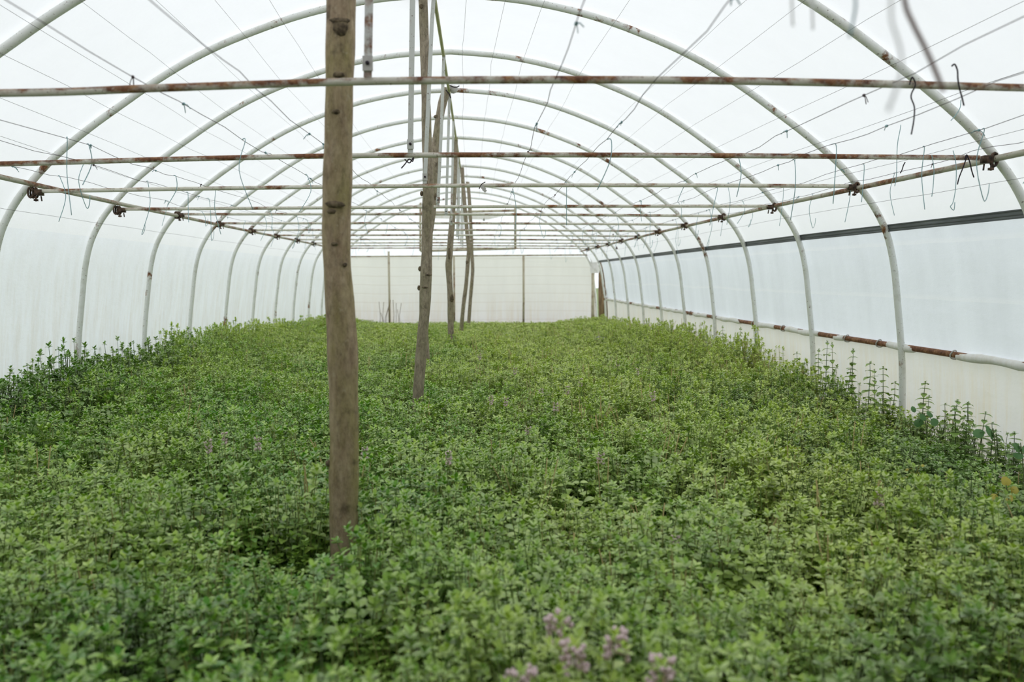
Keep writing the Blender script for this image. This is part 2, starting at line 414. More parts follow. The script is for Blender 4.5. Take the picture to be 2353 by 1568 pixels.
# film rail on the right and roll pipe
def along(xf, z, y0, y1, dy=.4, dx=0.0):
    k = max(2, int((y1 - y0) / dy)); return [Vector((cxy(y0 + (y1 - y0) * i / k) + xf + dx, y0 + (y1 - y0) * i / k, z)) for i in range(k + 1)]
xr_ = prof_x(ZR) + .030
rail = empty('film_rail', (xr_ + cxy(1), 1, HC + ZR), 'dark grey rail channel running along the right wall above the side curtain', 'rail')
def ribbon(name, x, z, hx, hz, mat, parent, y0=-.9, y1=YH(12) + .2):
    b = MB(); P = along(x, z, y0, y1, .5); V = []; F = []
    for p in P:
        V += [p + Vector((-hx, 0, -hz)), p + Vector((hx, 0, -hz)), p + Vector((hx, 0, hz)), p + Vector((-hx, 0, hz))]
    for i in range(len(P) - 1):
        for j in range(4): F.append((i * 4 + j, i * 4 + (j + 1) % 4, i * 4 + 4 + (j + 1) % 4, i * 4 + 4 + j))
    F += [(3, 2, 1, 0), tuple(len(P) * 4 - 4 + j for j in range(4))]
    b.add(V, F); return b.build(name, mat, parent, origin=P[0], smooth=False)
ribbon('channel', xr_, HC + ZR, .006, .030, M['rail'], rail)
ribbon('channel_lip', xr_ - .008, HC + ZR + .026, .006, .005, M['lip'], rail)
ribbon('channel_lip', xr_ - .008, HC + ZR - .004, .005, .004, M['lip'], rail)
ribbon('channel_lip', xr_ - .008, HC + ZR - .028, .006, .005, M['lip'], rail)
xp = prof_o(ZP) - .012
roll = empty('roll_pipe', (xp + cxy(1), 1, HC + ZP), 'rusty roll-up pipe wrapped in torn white film along the right wall', 'pipe')
b = MB(); b.tube(along(xp, HC + ZP, -.9, YH(12) - .05, .4), .026, 10); b.build('pipe', M['rusty'], roll, origin=(xp, 1, HC + ZP))
yy = -.8; ws = []
for y0, y1 in ((-.8, 4.55), (5.35, 6.15), (6.75, 7.15), (7.95, 8.15), (8.5, 9.4), (9.75, 10.4), (11.0, 12.0), (12.5, 13.3), (13.7, 15.6), (16.0, 18.5), (18.8, 22.3)):
    k = max(3, int((y1 - y0) / .12)); P = along(xp, HC + ZP, y0, y1, (y1 - y0) / k); rr = []
    P = [p + Vector((.0, 0, .006 * math.sin(9 * p.y) - .004)) for p in P]
    for i, p in enumerate(P):
        e = min(i, len(P) - 1 - i); rr.append((.030 if e == 0 else .034 + .004 * math.sin(13 * p.y)))
    b = MB(); b.tube(P, rr, 10); b.build('film_wrap', M['wrap'], roll, origin=P[0])
for y in (4.62, 5.3, 6.2, 7.3, 7.9, 9.5, 10.5, 12.2, 13.5, 15.7):
    b = MB(); c = cxy(y) + xp
    b.tube([(c + .036 * math.cos(a), y + .01 * math.sin(2 * a), HC + ZP + .036 * math.sin(a)) for a in np.linspace(0, 2 * PI, 15)], .006, 6); b.build('clip', M['plastic'], roll, origin=(c, y, HC + ZP))

# purlins and ridge
PZ, PX = .775, 3.59
for s, sd in ((-1, 'left'), (1, 'right')):
    b = MB(); P = along(s * (PX - .055), HC + PZ, 2.6, YH(13) - .1, .4)
    b.tube(P, .0215, 10)
    tag(b.build('purlin_pipe', M['purlin'], origin=P[0]), 'long rusty pipe along the %s shoulder of the tunnel, joining the bar ends' % sd, 'pipe')
b = MB(); P = [Vector((float(np.interp(q.y, [2, 5, 9, 16, 24], [-.36, -.37, -.375, -.40, -.44])), q.y, q.z)) for q in along(0, HC + 2.395 - .056, 2.2, YH(13) - .1, .4)]; b.tube(P, .017, 10)
tag(b.build('ridge_pipe', M['ridge'], origin=P[0]), 'mossy green ridge pipe running under the top of the hoops', 'pipe')

# tie bars with clamps
mid = {1: (181, 214, 203), 2: (356, 378, 358), 3: (427, 441, 428), 4: (475, 482, 475)}
for n in range(1, 13):
    Y = YH(n); c = cxy(Y); Yb = Y - .052
    z0 = HC + PZ + .02; zc = z0
    L = Vector((c - PX + .03, Yb, z0)); R = Vector((c + PX - .03, Yb, z0))
    P = []
    if n == 1:
        P = [at(-500, 222, Yb)] + [at(x, y, Yb) for x, y in ((0, 214), (350, 203), (760, 189), (1100, 184), (1500, 184), (1900, 190), (2353, 202))]
        P = [Vector((L.x, Yb, P[0].z))] + P[1:] + [Vector((R.x, Yb, P[-1].z - .02))]
    elif n == 2:
        P = [Vector((L.x, Yb, at(-300, 379, Yb).z))] + [at(x, y, Yb) for x, y in ((0, 377), (400, 366), (800, 358), (1200, 356), (1700, 358), (2250, 363))]
        R = P[-1]
    elif n == 3:
        P = [at(x, y, Yb) for x, y in ((78, 440), (500, 433), (1000, 427), (1500, 426), (1955, 428))]
    elif n == 4:
        P = [at(x, y, Yb) for x, y in ((276, 481), (700, 478), (1100, 475), (1500, 474), (1780, 474))]
    else:
        P = [L, Vector((c, Yb, z0 + .012)), R]
    P = spline(P, 6)
    base = Vector((c, Yb, z0))
    e = empty('tie_bar', base, 'rusty white tie bar spanning the tunnel from side to side, %s' % ordn(n), 'bar', 'tie bars')
    b = MB(); b.tube(P, .0165 if n < 3 else .017, 10); bo = b.build('pipe', M['bar'] if n < 3 else M['farbar'], e, origin=base)
    for q, s in ((P[0], -1), (P[-1], 1)):
        b = MB(); px_ = Vector((c + s * (PX - .055), Yb + .0, q.z))
        for dx in (-.02, .0, .02):
            b.tube([px_ + Vector((dx * .5 + .036 * math.cos(a) * .6, dx, -.012 + .042 * math.sin(a))) for a in np.linspace(0, 2 * PI, 13)], .009, 6)
        b.box(px_ + Vector((-s * .05, 0, -.01)), (.03, .024, .024))
        cl = b.build('pipe_clamp', M['clamp'], e, origin=px_)
        b = MB(); b.tube([px_ + Vector((-s * .03, -.02, -.04)), px_ + Vector((-s * .035, -.024, -.085))], .007, 6); b.tube([px_ + Vector((-s * .06, .01, -.04)), px_ + Vector((-s * .07, .0, -.08))], .006, 6)
        b.box(px_ + Vector((-s * .035, -.024, -.075)), (.013, .013, .008)); b.build('bolt', M['clamp'], cl, origin=px_)

# hanger straps between ridge and bars
hg = {1: [(852, -230), (848, 0), (845, 178)], 2: [(952, -190), (948, 0), (943, 352)], 3: [(998, -25), (992, 60), (976, 422)], 4: [(1020, 127), (1014, 300), (1006, 472)], 5: [(1033, 215), (1025, 496)], 6: [(1042, 276), (1037, 518)], 7: [(1048, 320), (1043, 532)], 8: [(1053, 357), (1050, 545)], 9: [(1056, 385), (1054, 553)], 10: [(1062, 408), (1059, 562)], 11: [(1065, 428), (1063, 568)]}
for n, q in hg.items():
    Y = YH(n) - .052 - .022
    P = [at(x, y, Y) for x, y in q]
    if n < 3: P[0].z = min(P[0].z, HC + 2.32)
    e = empty('hanger_strap', P[-1], 'flat white rust-spotted strap hanging from the ridge to the tie bar %s' % ordn(n), 'strap', 'hanger straps')
    b = MB(); w = .017; V = []; F = []
    for p in P:
        V += [p + Vector((-w, -.003, 0)), p + Vector((w, -.003, 0)), p + Vector((w, .003, 0)), p + Vector((-w, .003, 0))]
    for i in range(len(P) - 1):
        for j in range(4): F.append((i * 4 + j, i * 4 + (j + 1) % 4, i * 4 + 4 + (j + 1) % 4, i * 4 + 4 + j))
    F += [(3, 2, 1, 0), tuple(len(P) * 4 - 4 + j for j in range(4))]
    b.add(V, F); b.build('strap', M['strap'], e, origin=P[-1], smooth=False)
    if n < 7:
        d = (P[-2] - P[-1]).normalized(); q_ = P[-1] + d * .055
        b = MB(); b.box(q_ + Vector((0, -.008, 0)), (.021, .005, .030)); br = b.build('bracket', M['plastic'] if n in (1, 3) else M['strap'], e, origin=q_, smooth=False)
        b = MB(); b.tube([q_ + Vector((0, -.011, 0)), q_ + Vector((0, -.022, 0))], .0085, 8); b.build('bolt', M['black'], br, origin=q_)

# ------------------------------------------------------------------ wooden poles
def pole(pts, widths, Y, label, mat, scars=(), Yt=None, base_z=-.02):
    P = []; R = []
    for i, ((x, y), w) in enumerate(zip(pts, widths)):
        yy = Y if Yt is None else Y + (Yt - Y) * (i / (len(pts) - 1))
        P.append(at(x, y, yy)); R.append(w * .5 * yy / f)
    last = P[-1]; d = (P[-1] - P[-2]).normalized()
    if last.z > base_z:
        k = (last.z - base_z) / max(.2, -d.z); P.append(last + d * k); R.append(R[-1] * 1.06)
    Ps = spline(P, 8); Rs = []
    for i in range(len(P) - 1):
        for j in range(8): Rs.append(R[i] + (R[i + 1] - R[i]) * j / 8)
    Rs.append(R[-1])
    h0 = rnd.random() * 9
    Rs = [r * (1 + .03 * math.sin(h0 + p.z * 9) + .02 * math.sin(2 * h0 + p.z * 23)) for r, p in zip(Rs, Ps)]
    base = Ps[-1]
    e = empty('wooden_pole', (base.x, base.y, 0), label, 'pole', 'wooden poles under the ridge')
    b = MB(); b.tube(Ps, Rs, 18); b.build('trunk', mat, e, origin=(base.x, base.y, 0))
    for sx, sy, rw, rh in scars:
        j = min(range(len(Ps)), key=lambda i: abs(pix(Ps[i])[1] - sy))
        yc = Ps[j].y; dxp = sx - pix(Ps[j])[0]; rr = Rs[j]; off = max(-.95, min(.95, dxp * yc / f / rr))
        p = at(sx, sy, yc - rr * math.sqrt(1 - off * off))
        b = MB(); b.blob(p, (rw * yc / f, .012, rh * yc / f), 10, .25); b.build('branch_scar', M['scar'], e, origin=p)
    return e
pole([(786, -900), (785, -300), (784, 0), (780, 200), (776, 400), (773, 560), (781, 700), (787, 800), (791, 1000), (790, 1100), (790, 1260)],
     [60, 62, 64, 63, 64, 64, 66, 68, 68, 67, 64], 3.62, 'thick brown wooden pole standing nearest, in front of all others', M['wood1'],
     [(783, 62, 18, 20), (782, 48, 24, 7), (778, 172, 14, 7), (772, 257, 10, 6), (770, 470, 22, 8), (762, 486, 12, 6), (768, 561, 8, 4), (793, 609, 5, 5), (757, 1065, 10, 8)])
pole([(968, -60), (972, 0), (978, 200), (981, 330), (984, 420), (982, 520), (980, 620), (977, 700), (970, 780), (962, 890)],
     [21, 21, 20, 22, 25, 25, 25, 24, 25, 25], 7.12, 'grey brown wooden pole leaning slightly, second from the camera', M['wood2'],
     [(968, 15, 5, 6), (969, 445, 4, 6), (985, 632, 8, 2), (976, 661, 7, 2)])
pole([(1027, 203), (1016, 240), (1008, 285), (999, 360), (995, 430), (990, 500), (980, 570), (974, 640), (973, 720), (979, 830)],
     [17, 20, 19, 19, 20, 20, 19, 18, 18, 18], 10.25, 'bent wooden pole mostly hidden behind the second pole, tied at the ridge', M['wood2'],
     [(1000, 452, 6, 7), (965, 618, 4, 6), (963, 662, 4, 6), (1003, 268, 7, 4)])
pole([(1047, 316), (1045, 400), (1041, 480), (1037, 530), (1033, 585), (1031, 610), (1033, 650), (1035, 690), (1036, 775)],
     [10, 11, 12, 13, 15, 15, 13, 14, 14], 13.7, 'knotty wooden pole, third row back, with long dark scar at head height', M['wood2'],
     [(1032, 583, 3, 14), (1038, 686, 5, 9)])
pole([(1062, 385), (1064, 425), (1067, 464), (1074, 543), (1077, 573), (1075, 604), (1071, 655), (1065, 701), (1060, 757)],
     [8, 9, 9, 9, 9, 9, 9, 9, 9], 17.15, 'slim wooden pole far back, bottom leaning to the left', M['wood2'], [(1073, 603, 3, 4)])
pole([(1074, 415), (1077, 440), (1080, 484), (1083, 543), (1084, 578), (1086, 622), (1082, 675), (1077, 742)],
     [8, 8, 8, 8, 8, 8, 8, 8], 20.5, 'slim wooden pole farthest back, bowing to the right', M['wood2'])
# plastic tie at the top of the third pole
p = at(1034, 203, 10.1); e = empty('plastic_tie', p, 'grey white plastic knot tying the bent wooden pole to the ridge', 'tie')
b = MB(); b.blob(p, (.045, .05, .04), 10, .5); b.blob(p + Vector((.05, -.02, -.02)), (.045, .03, .05), 9, .5); b.build('bundle', M['plastic'], e, origin=p)
b = MB(); b.tube(spline([p + Vector((-.04, -.05, .04)), p + Vector((.0, -.06, .02)), p + Vector((.07, -.05, .0)), p + Vector((.12, -.05, .02))]), .006, 6); b.tube(spline([p + Vector((-.05, -.03, -.03)), p + Vector((-.01, -.05, -.08)), p + Vector((.01, -.04, -.13))]), .008, 6); b.build('wire_end', M['black'], e, origin=p)

# ------------------------------------------------------------------ strings
def zig(x, z, y0, y1, step, amp, mat, name, rad, label, knots=0, tails=0, seed=0, grp=None, sag=.0):
    rg = random.Random(seed); P = []; y = y0
    while y < y1:
        # tied at each bar, sagging and kinking between
        n = y / S - 1; fr = n - math.floor(n)
        P.append(Vector((x + rg.uniform(-amp, amp), y, z - sag * 4 * fr * (1 - fr) + rg.uniform(-amp, amp)))); y += step * rg.uniform(.6, 1.4)
    P.append(Vector((x, y1, z)))
    e = empty(name, P[0], label, 'string', grp)
    b = MB(); b.tube(P, rad, 5, False); b.build('line', mat, e, origin=P[0])
    def on(y):
        for a, c in zip(P, P[1:]):
            if a.y <= y <= c.y: return a + (c - a) * ((y - a.y) / max(1e-6, c.y - a.y))
        return P[-1]
    for i in range(knots):
        y = y0 + .3 + (y1 - y0 - .6) * ((i + rg.random()) / knots) ** 1.35; p = on(y)
        b = MB(); b.blob(p, (.008, .011, .008), 6, .5, rg=rg)
        for k in range(rg.choice((1, 2, 2))):
            q = p + Vector((rg.uniform(-.03, .03), rg.uniform(-.03, .03), -rg.uniform(.01, .04))); b.tube([p, (p + q) / 2 + Vector((0, 0, .008)), q], .0022, 4)
        b.build('knot', M['blue'] if rg.random() < .7 else M['wire'], e, origin=p)
    for i in range(int(tails * 1.5)):
        y = 4.4 + (y1 - 6) * ((i + rg.random()) / int(tails * 1.5)) ** 1.25; p = on(y); Lg = rg.uniform(.15, .46)
        Q = [p + Vector((0, 0, -.0)), p + Vector((rg.uniform(.005, .03), 0, .012 - .02)), p + Vector((rg.uniform(-.02, .05), rg.uniform(-.04, .04), -Lg * .45)), p + Vector((rg.uniform(-.06, .06), rg.uniform(-.06, .06), -Lg))]
        if rg.random() < .3: Q.append(Q[-1] + Vector((.025, 0, .03))); Q.append(Q[-2] + Vector((.03, 0, .09)))
        b = MB(); b.tube(spline(Q, 5), .0027, 4); b.build('twine_tail', M['blue'], e, origin=p)
    return e
KS = [(-3.42, 8, 6, 'lowest on the left, close to the left pipe'), (-2.95, 10, 9, 'second in from the left pipe'), (-2.47, 13, 9, 'third in from the left pipe'), (-1.44, 15, 5, 'midway over the left half of the bed'), (-.965, 12, 2, 'on the left, closest to the wooden poles'),
      (.325, 12, 2, 'first to the right of the wooden poles'), (.745, 12, 4, 'second to the right of the wooden poles'), (1.78, 13, 6, 'midway over the right half of the bed'), (2.185, 13, 9, 'third in from the right pipe'), (2.86, 12, 10, 'second in from the right pipe'), (3.27, 9, 8, 'lowest on the right, close to the right pipe')]
for i, (x, k, tl, lab) in enumerate(KS):
    zig(x, HC + PZ + .052, 1.0 if abs(x) < 2 else 2.3, 23.5, .30, .009, M['wire'], 'support_string', .0018, 'knotted dark string over the tie bars, %s' % lab, k, tl, 50 + i, 'knotted strings over the tie bars', -.018 if i % 2 else .02)
# thin wires just under the roof film
def on_roof(px, py):
    d = ray(px, py); x0 = d.x / d.y; z0 = d.z / d.y
    lo, hi = 1.0, 60.0
    for _ in range(50):
        m = .5 * (lo + hi); X = x0 * m - cxy(m); Z = z0 * m
        inside = Z < 2.39 and abs(X) < prof_x(Z) - .0 if Z < 2.39 else False
        if inside: lo = m
        else: hi = m
    return x0 * lo * .992, HC + z0 * lo * .992, lo
TW = [(102, 71, 'upper left, crossing behind the second hoop'), (300, 85, 'left side, just above the third hoop shoulder'), (170, 204, 'left side at mid height'), (100, 262, 'left side, a little below mid height'), (70, 333, 'low on the left roof'), (420, 55, 'left of the nearest pole'), (590, 115, 'left, close beside the nearest pole'), (690, 110, 'left, touching the nearest pole'), (110, 492, 'lowest on the left, under the left pipe'),
      (1068, 40, 'right beside the ridge'), (1150, 40, 'right of the ridge, first faint one'), (1236, 40, 'right of the ridge, second faint one'), (1425, 30, 'right of the ridge, third'), (1610, 92, 'right half, left of the nearest right hoop'), (1760, 65, 'right half, high up'), (1960, 62, 'upper right, crossing the nearest right hoop'), (2230, 57, 'far upper right corner'), (2265, 188, 'right edge, above the right pipe'), (2250, 320, 'right edge, just over the right pipe'), (2190, 432, 'lowest on the right, under the right pipe')]
for i, (px, py, lab) in enumerate(TW):
    x, z, y = on_roof(px, py)
    x -= cxy(y); rg = random.Random(i); P = []
    yy = 1.6 if abs(x) < 2.6 else 2.6
    while yy < 23.6:
        P.append(Vector((x + cxy(yy) + rg.uniform(-.006, .006), yy, z - .012 + rg.uniform(-.006, .006)))); yy += rg.uniform(.4, 1.0)
    b = MB(); b.tube(P, .0013, 4, False)
    tag(b.build('roof_wire', M['thin'], origin=P[0]), 'thin plain wire lying under the roof film, %s' % lab, 'wire', 'thin wires under the roof film')

# black twine ties and scraps on the bars
def tie(name, pxs, Y, rad, mat, label, cat='twine'):
    P = spline([at(x, y, Y if not isinstance(Y, (list, tuple)) else Y[i]) for i, (x, y) in enumerate(pxs)], 6)
    b = MB(); b.tube(P, rad, 6); return tag(b.build(name, mat, origin=P[0]), label, cat)
Y1 = YH(1) - .052 - .024
o = tie('twine_tie', [(2090, 195), (2093, 183), (2097, 178), (2103, 190), (2102, 200), (2095, 214), (2094, 226), (2101, 246), (2100, 275), (2094, 309)], Y1, .0034, M['black'], 'black twine tied round the nearest bar, left of two on the right side')
o = tie('twine_tie', [(2187, 152), (2194, 148), (2200, 162), (2201, 180), (2204, 200), (2210, 222), (2215, 243)], Y1, .0036, M['black'], 'black twine dangling from a string in front of the nearest bar, right of two')
Y2 = YH(2) - .052 - .024
o = tie('twine_tie', [(2217, 367), (2221, 356), (2226, 366), (2229, 375), (2233, 393), (2238, 408)], Y2, .0042, M['black'], 'short black twine end on the second bar beside its right clamp')
o = tie('twine_tie', [(2221, 358), (2219, 368), (2213, 385), (2204, 408), (2200, 424)], Y2 - .01, .0042, M['black'], 'longer black twine end slanting left from the second bar')
o = tie('twine_tie', [(930, 366), (936, 372), (942, 374), (950, 362), (948, 371), (940, 366), (930, 378), (922, 387)], Y2, .0038, M['black'], 'dark looped wire tied under the second bar beside the hanger strap')
o = tie('twine_tie', [(2080, 373), (2076, 380), (2073, 390), (2069, 398)], 5.6, .004, M['black'], 'small black twine knot just below the second bar on the right')
o = tie('hanging_string', [(2062, -140), (2078, 0), (2098, 55), (2128, 115), (2150, 165), (2168, 210)], 1.25, .0042, M['brown'], 'blurred brown cord dangling close to the camera at top right', 'cord')
for q, lab, mt, Y in (([(2050, -60), (2048, 40), (2068, 110), (2070, 170), (2040, 255)], 'faint white plastic strip hanging close to the camera at top right', 'plastic', 1.0),
                  ([(1962, -40), (1966, 10), (1960, 50), (1952, 85)], 'faint pale blue scrap of twine hanging from the top edge on the right', 'blue', 1.35),
                  ([(1864, -40), (1866, 20), (1868, 68)], 'short grey scrap hanging from the top edge, right one of a pair', 'plastic', 1.5),
                  ([(1818, -40), (1820, 20), (1822, 60)], 'short grey scrap hanging from the top edge, left one of a pair', 'plastic', 1.5)):
    tie('hanging_scrap', q, Y, .0024, M['flap' if mt == 'plastic' else mt], lab, 'scrap')
# blue tails singled out over the right half (long ones)
for q, Y, lab in (([(2208, 230), (2206, 248), (2195, 266), (2185, 277)], 5.0, 'short pale blue twine hanging in front of the nearest right hoop'),
             ([(2070, 287), (2068, 300), (2062, 335), (2060, 400), (2056, 428)], 5.4, 'long pale blue twine hanging behind the second bar on the right'),
             ([(2141, 357), (2146, 390), (2144, 430), (2141, 452)], 5.0, 'pale blue twine loop over the second bar, left of the black twine'),
             ([(2190, 346), (2197, 380), (2196, 430), (2190, 465), (2184, 475), (2192, 483), (2194, 465)], 5.0, 'long pale blue twine with end loop over the second bar at right')):
    tie('twine_scrap', q, Y, .0026, M['blue'], lab)
# tags / dead leaves caught on the frame
p = at(1110, 432, YH(3) - .09); e = empty('plastic_tag', p, 'small crumpled grey plastic tag wired under the third bar', 'tag')
b = MB(); r_ = Matrix.Rotation(.7, 3, 'Y'); b.box(p, (.024, .004, .014), r_); b.box(p + Vector((.012, 0, -.02)), (.018, .003, .012), r_); b.build('tag', M['plastic'], e, origin=p, smooth=False)
b = MB(); b.tube(spline([p + Vector((-.035, 0, -.01)), p + Vector((-.012, 0, .03)), p + Vector((.02, 0, .05))]), .004, 5); b.build('wire', M['black'], e, origin=p)
def dead_leaf(px, py, Y, sz, label, mat='deadleaf', name='dead_leaf', cat='leaf'):
    p = at(px, py, Y); b = MB()
    V = [(0, 0, sz), (-.55 * sz, .2 * sz, -.1 * sz), (-.35 * sz, -.1 * sz, -.8 * sz), (.1 * sz, .2 * sz, -.55 * sz), (.6 * sz, -.2 * sz, -.7 * sz), (.5 * sz, .1 * sz, 0), (0, .3 * sz, -.1 * sz)]
    b.add([p + Vector(v) for v in V], [(0, 1, 6), (1, 2, 6), (2, 3, 6), (3, 4, 6), (4, 5, 6), (5, 0, 6)])
    b.add([p + Vector((v[0] * .9, v[1] + .006, v[2] * .9)) for v in V], [(6, 1, 0), (6, 2, 1), (6, 3, 2), (6, 4, 3), (6, 5, 4), (6, 0, 5)])
    return tag(b.build(name, M[mat], origin=p, smooth=False), label, cat)
dead_leaf(1409, 541, 17.5, .045, 'brown dry leaf caught on a far bar near the right shoulder')
dead_leaf(1417, 570, 17.8, .045, 'brown dry leaf hanging below the right pipe far back')
dead_leaf(1112, 505, 12.0, .03, 'pale scrap stuck under a bar behind the wooden poles', 'plastic', 'plastic_scrap', 'scrap')

# loose film and corner at far right
def sheet(name, pxs, Y, mat, label, seed, amp=.06):
    rg = random.Random(seed); (x0, y0), (x1, y1) = pxs; b = MB(); n, m = 6, 8; V = []; F = []
    for j in range(m + 1):
        for i in range(n + 1):
            p = at(x0 + (x1 - x0) * (i / n + .12 * rg.uniform(-1, 1)), y0 + (y1 - y0) * (j / m), Y); p.y += rg.uniform(-amp, amp); V.append(p)
    for j in range(m):
        for i in range(n): F.append((j * (n + 1) + i, j * (n + 1) + i + 1, (j + 1) * (n + 1) + i + 1, (j + 1) * (n + 1) + i))
    b.add(V, F); return tag(b.build(name, mat, origin=V[0]), label, 'plastic sheet')
sheet('loose_film', ((1356, 584), (1376, 628)), YB - .25, M['flap'], 'white crumpled film flap at the top right corner of the end wall', 3)
sheet('loose_film', ((1393, 662), (1413, 692)), YH(12) - .2, M['flap'], 'white torn film end bunched above the skirt at the far opening', 4)
0 and sheet('loose_film', ((1366, 630), (1377, 738)), YB - .12, M['flap'], 'narrow white film strip hanging beside the end wall corner post', 5, .03)
b = MB(); x = 4.27
b.tube([(x + .08, 27.2, -.1), (x + .02, 27.2, .9), (x, 27.2, 2.2), (x - .05, 27.2, 3.2)], [.19, .16, .14, .12], 12)
tag(b.build('tree_trunk', M['bark'], origin=(x, 27.2, 0)), 'brown trunk standing outside, seen through the gap by the end wall', 'tree trunk')
# small things near the end wall
def scrap(px, py, Y, r, mat, name, label, cat, seed):
    rg = random.Random(seed); p = at(px, py, Y); p.z = p.z if mat == M['flap'] else max(.1, r[2]); b = MB(); b.blob(p, r, 10, .6, rg=rg); b.blob(p + Vector((r[0], 0, -r[2] * .3)), tuple(q * .7 for q in r), 9, .6, rg=rg)
    return tag(b.build(name, mat, origin=p), label, cat)
scrap(1376, 777, 14.2, (.07, .06, .035), M['flap'], 'plastic_scrap', 'white plastic scrap lying on the leaves near the right rear', 'scrap', 1)
scrap(1138, 741, 23.4, (.06, .06, .08), M['black'], 'dark_clod', 'small dark clod at the foot of the end wall, left of two', 'clod', 2)
scrap(1272, 748, 22.0, (.07, .06, .10), M['deadleaf'], 'dark_clod', 'dark clod in the leaves before the end wall, right of two', 'clod', 3)
e = empty('dry_weed', at(893, 745, 23.3), 'bunch of dry leafless twigs at the left of the end wall', 'dry weed')
for i in range(9):
    rg = random.Random(i); x = rg.choice((876, 884, 900, 908, 917, 921)) + rg.uniform(-4, 4); p = at(x, 745, 23.3); p.z = 0; q = at(x + rg.uniform(-14, 20), rg.uniform(688, 722), 23.3)
    b = MB(); b.tube([p, (p + q) / 2 + Vector((rg.uniform(-.04, .04), 0, 0)), q], .007, 5); b.build('twig', M['twig'], e, origin=p)

# ------------------------------------------------------------------ plants
def leaf_geo(b, o, dirh, L, W, droop, mi=0, fold=.25, rise=.25):
    """an ovate leaf: folded on its midrib, leaving O along DIRH, first rising then drooping"""
    d = Vector((math.cos(dirh), math.sin(dirh), 0)); s = Vector((-d.y, d.x, 0)); u = Vector((0, 0, 1))
    prof = ((0, .04), (.14, .34), (.36, .50), (.62, .40), (.84, .19), (1, 0))
    V = []; F = []
    for i, (tt, w) in enumerate(prof):
        c = o + d * (L * tt * (1 - .12 * tt)) + u * (L * (rise * tt - droop * tt * tt))
        ww = W * w
        if i == len(prof) - 1: V.append(c)
        else: V += [c + s * ww + u * (ww * fold), c, c - s * ww + u * (ww * fold)]
    for i in range(len(prof) - 2):
        a = i * 3; F += [(a, a + 3, a + 4, a + 1), (a + 1, a + 4, a + 5, a + 2)]
    a = (len(prof) - 2) * 3; T = len(V) - 1; F += [(a, T, a + 1), (a + 1, T, a + 2)]
    b.add(V, F, mi)
def shoot(fb, sb, base, top, h, rg, leafL, spacing, tipn=3, start=.25):
    """decussate leaf pairs up one stem"""
    base = Vector(base); top = Vector(top); n = max(3, int(h * (1 - start) / spacing)); a0 = rg.uniform(0, PI)
    mid = (base + top) / 2 + Vector((rg.uniform(-.02, .02), rg.uniform(-.02, .02), 0))
    P = spline([base, mid, top], 3); sb.tube(P, [.0026] * 3 + [.0022] * 3 + [.0014], 5, False)
    for i in range(n):
        fr = start + (1 - start) * (i / (n - 1)); k = 2 * fr - 1
        o = base * ((1 - fr) ** 2) + mid * (2 * fr * (1 - fr)) + top * fr * fr
        o = base + (top - base) * fr + (mid - (base + top) / 2) * (4 * fr * (1 - fr))
        L = leafL * (1.1 - .55 * max(0, fr - .45) / .55) * rg.uniform(.8, 1.2)
        for s in (0, PI):
            leaf_geo(fb, o, a0 + i * PI / 2 + s + rg.uniform(-.3, .3), L, L * rg.uniform(.58, .74), rg.uniform(.30, .85) * (1.2 - .7 * fr), 0, rg.uniform(.05, .35), rg.uniform(.05, .30) + .18 * fr)
    for i in range(tipn * 2):
        leaf_geo(fb, top + Vector((0, 0, .003 * i)), a0 + i * PI / 2 + .4, leafL * (.5 - .03 * i), leafL * .28, .1, 0, .3, .35 + .14 * i)
def herb(seed, shoots, spread, leafL, spacing, flower=0, h=.5):
    rg = random.Random(seed); fb, sb, pb = MB(), MB(), MB()
    for k in range(shoots):
        a = rg.uniform(0, 2 * PI); r = spread * math.sqrt(rg.random()); hh = h * (rg.uniform(.78, 1.0) if k else 1.0)
        x, y = (r * math.cos(a), r * math.sin(a)) if k else (0, 0)
        shoot(fb, sb, (x * .4, y * .4, 0), (x, y, hh), hh, rg, leafL * rg.uniform(.8, 1.15), spacing)
        if flower and k < 1:
            for z in (.0, -.022, -.045):
                for q in range(9):
                    w = rg.uniform(0, 2 * PI); rr = rg.uniform(.008, .019) * flower; c = Vector((x + rr * math.cos(w), y + rr * math.sin(w), hh + .012 + z + rg.uniform(-.006, .008)))
                    pb.tube([c - Vector((math.cos(w) * .006, math.sin(w) * .006, .004)), c, c + Vector((math.cos(w) * .007, math.sin(w) * .007, .005))], [.0018 * flower, .0042 * flower, .0026 * flower], 5)
    return fb, sb, pb
PROTO = []
specs = [(1, 5, .095, .064, .046), (2, 5, .10, .058, .042), (3, 5, .10, .070, .050), (4, 5, .09, .050, .038), (5, 6, .105, .062, .045), (6, 4, .085, .078, .052), (8, 6, .10, .048, .036), (9, 5, .095, .066, .046)]
for sp in specs:
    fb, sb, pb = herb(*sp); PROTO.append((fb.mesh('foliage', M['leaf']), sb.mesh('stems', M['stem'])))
DARK = []
for sp in ((21, 4, .085, .064, .06), (22, 5, .095, .056, .055)):
    fb, sb, pb = herb(*sp); DARK.append((fb.mesh('foliage', M['leafdark']), sb.mesh('stems', M['dstem'])))
FLOW = []
for sp in ((31, 3, .06, .058, .055, 1.0), (32, 4, .075, .052, .05, 1.0), (33, 4, .075, .056, .05, 1.9)):
    fb, sb, pb = herb(*sp); FLOW.append((fb.mesh('foliage', M['leaf']), sb.mesh('stems', M['stem']), pb.mesh('blossom', M['pink'])))
# dry straw stalk variant for the mass
def straw(seed):
    rg = random.Random(seed); b = MB(); fb = MB()
    for k in range(2):
        x, y = rg.uniform(-.04, .04), rg.uniform(-.04, .04); b.tube([(x, y, 0), (x + rg.uniform(-.03, .03), y, .3), (x + rg.uniform(-.05, .05), y + .01, .53)], .0028, 5)
    return b.mesh('stems', M['straw'])
STRAW = straw(3)
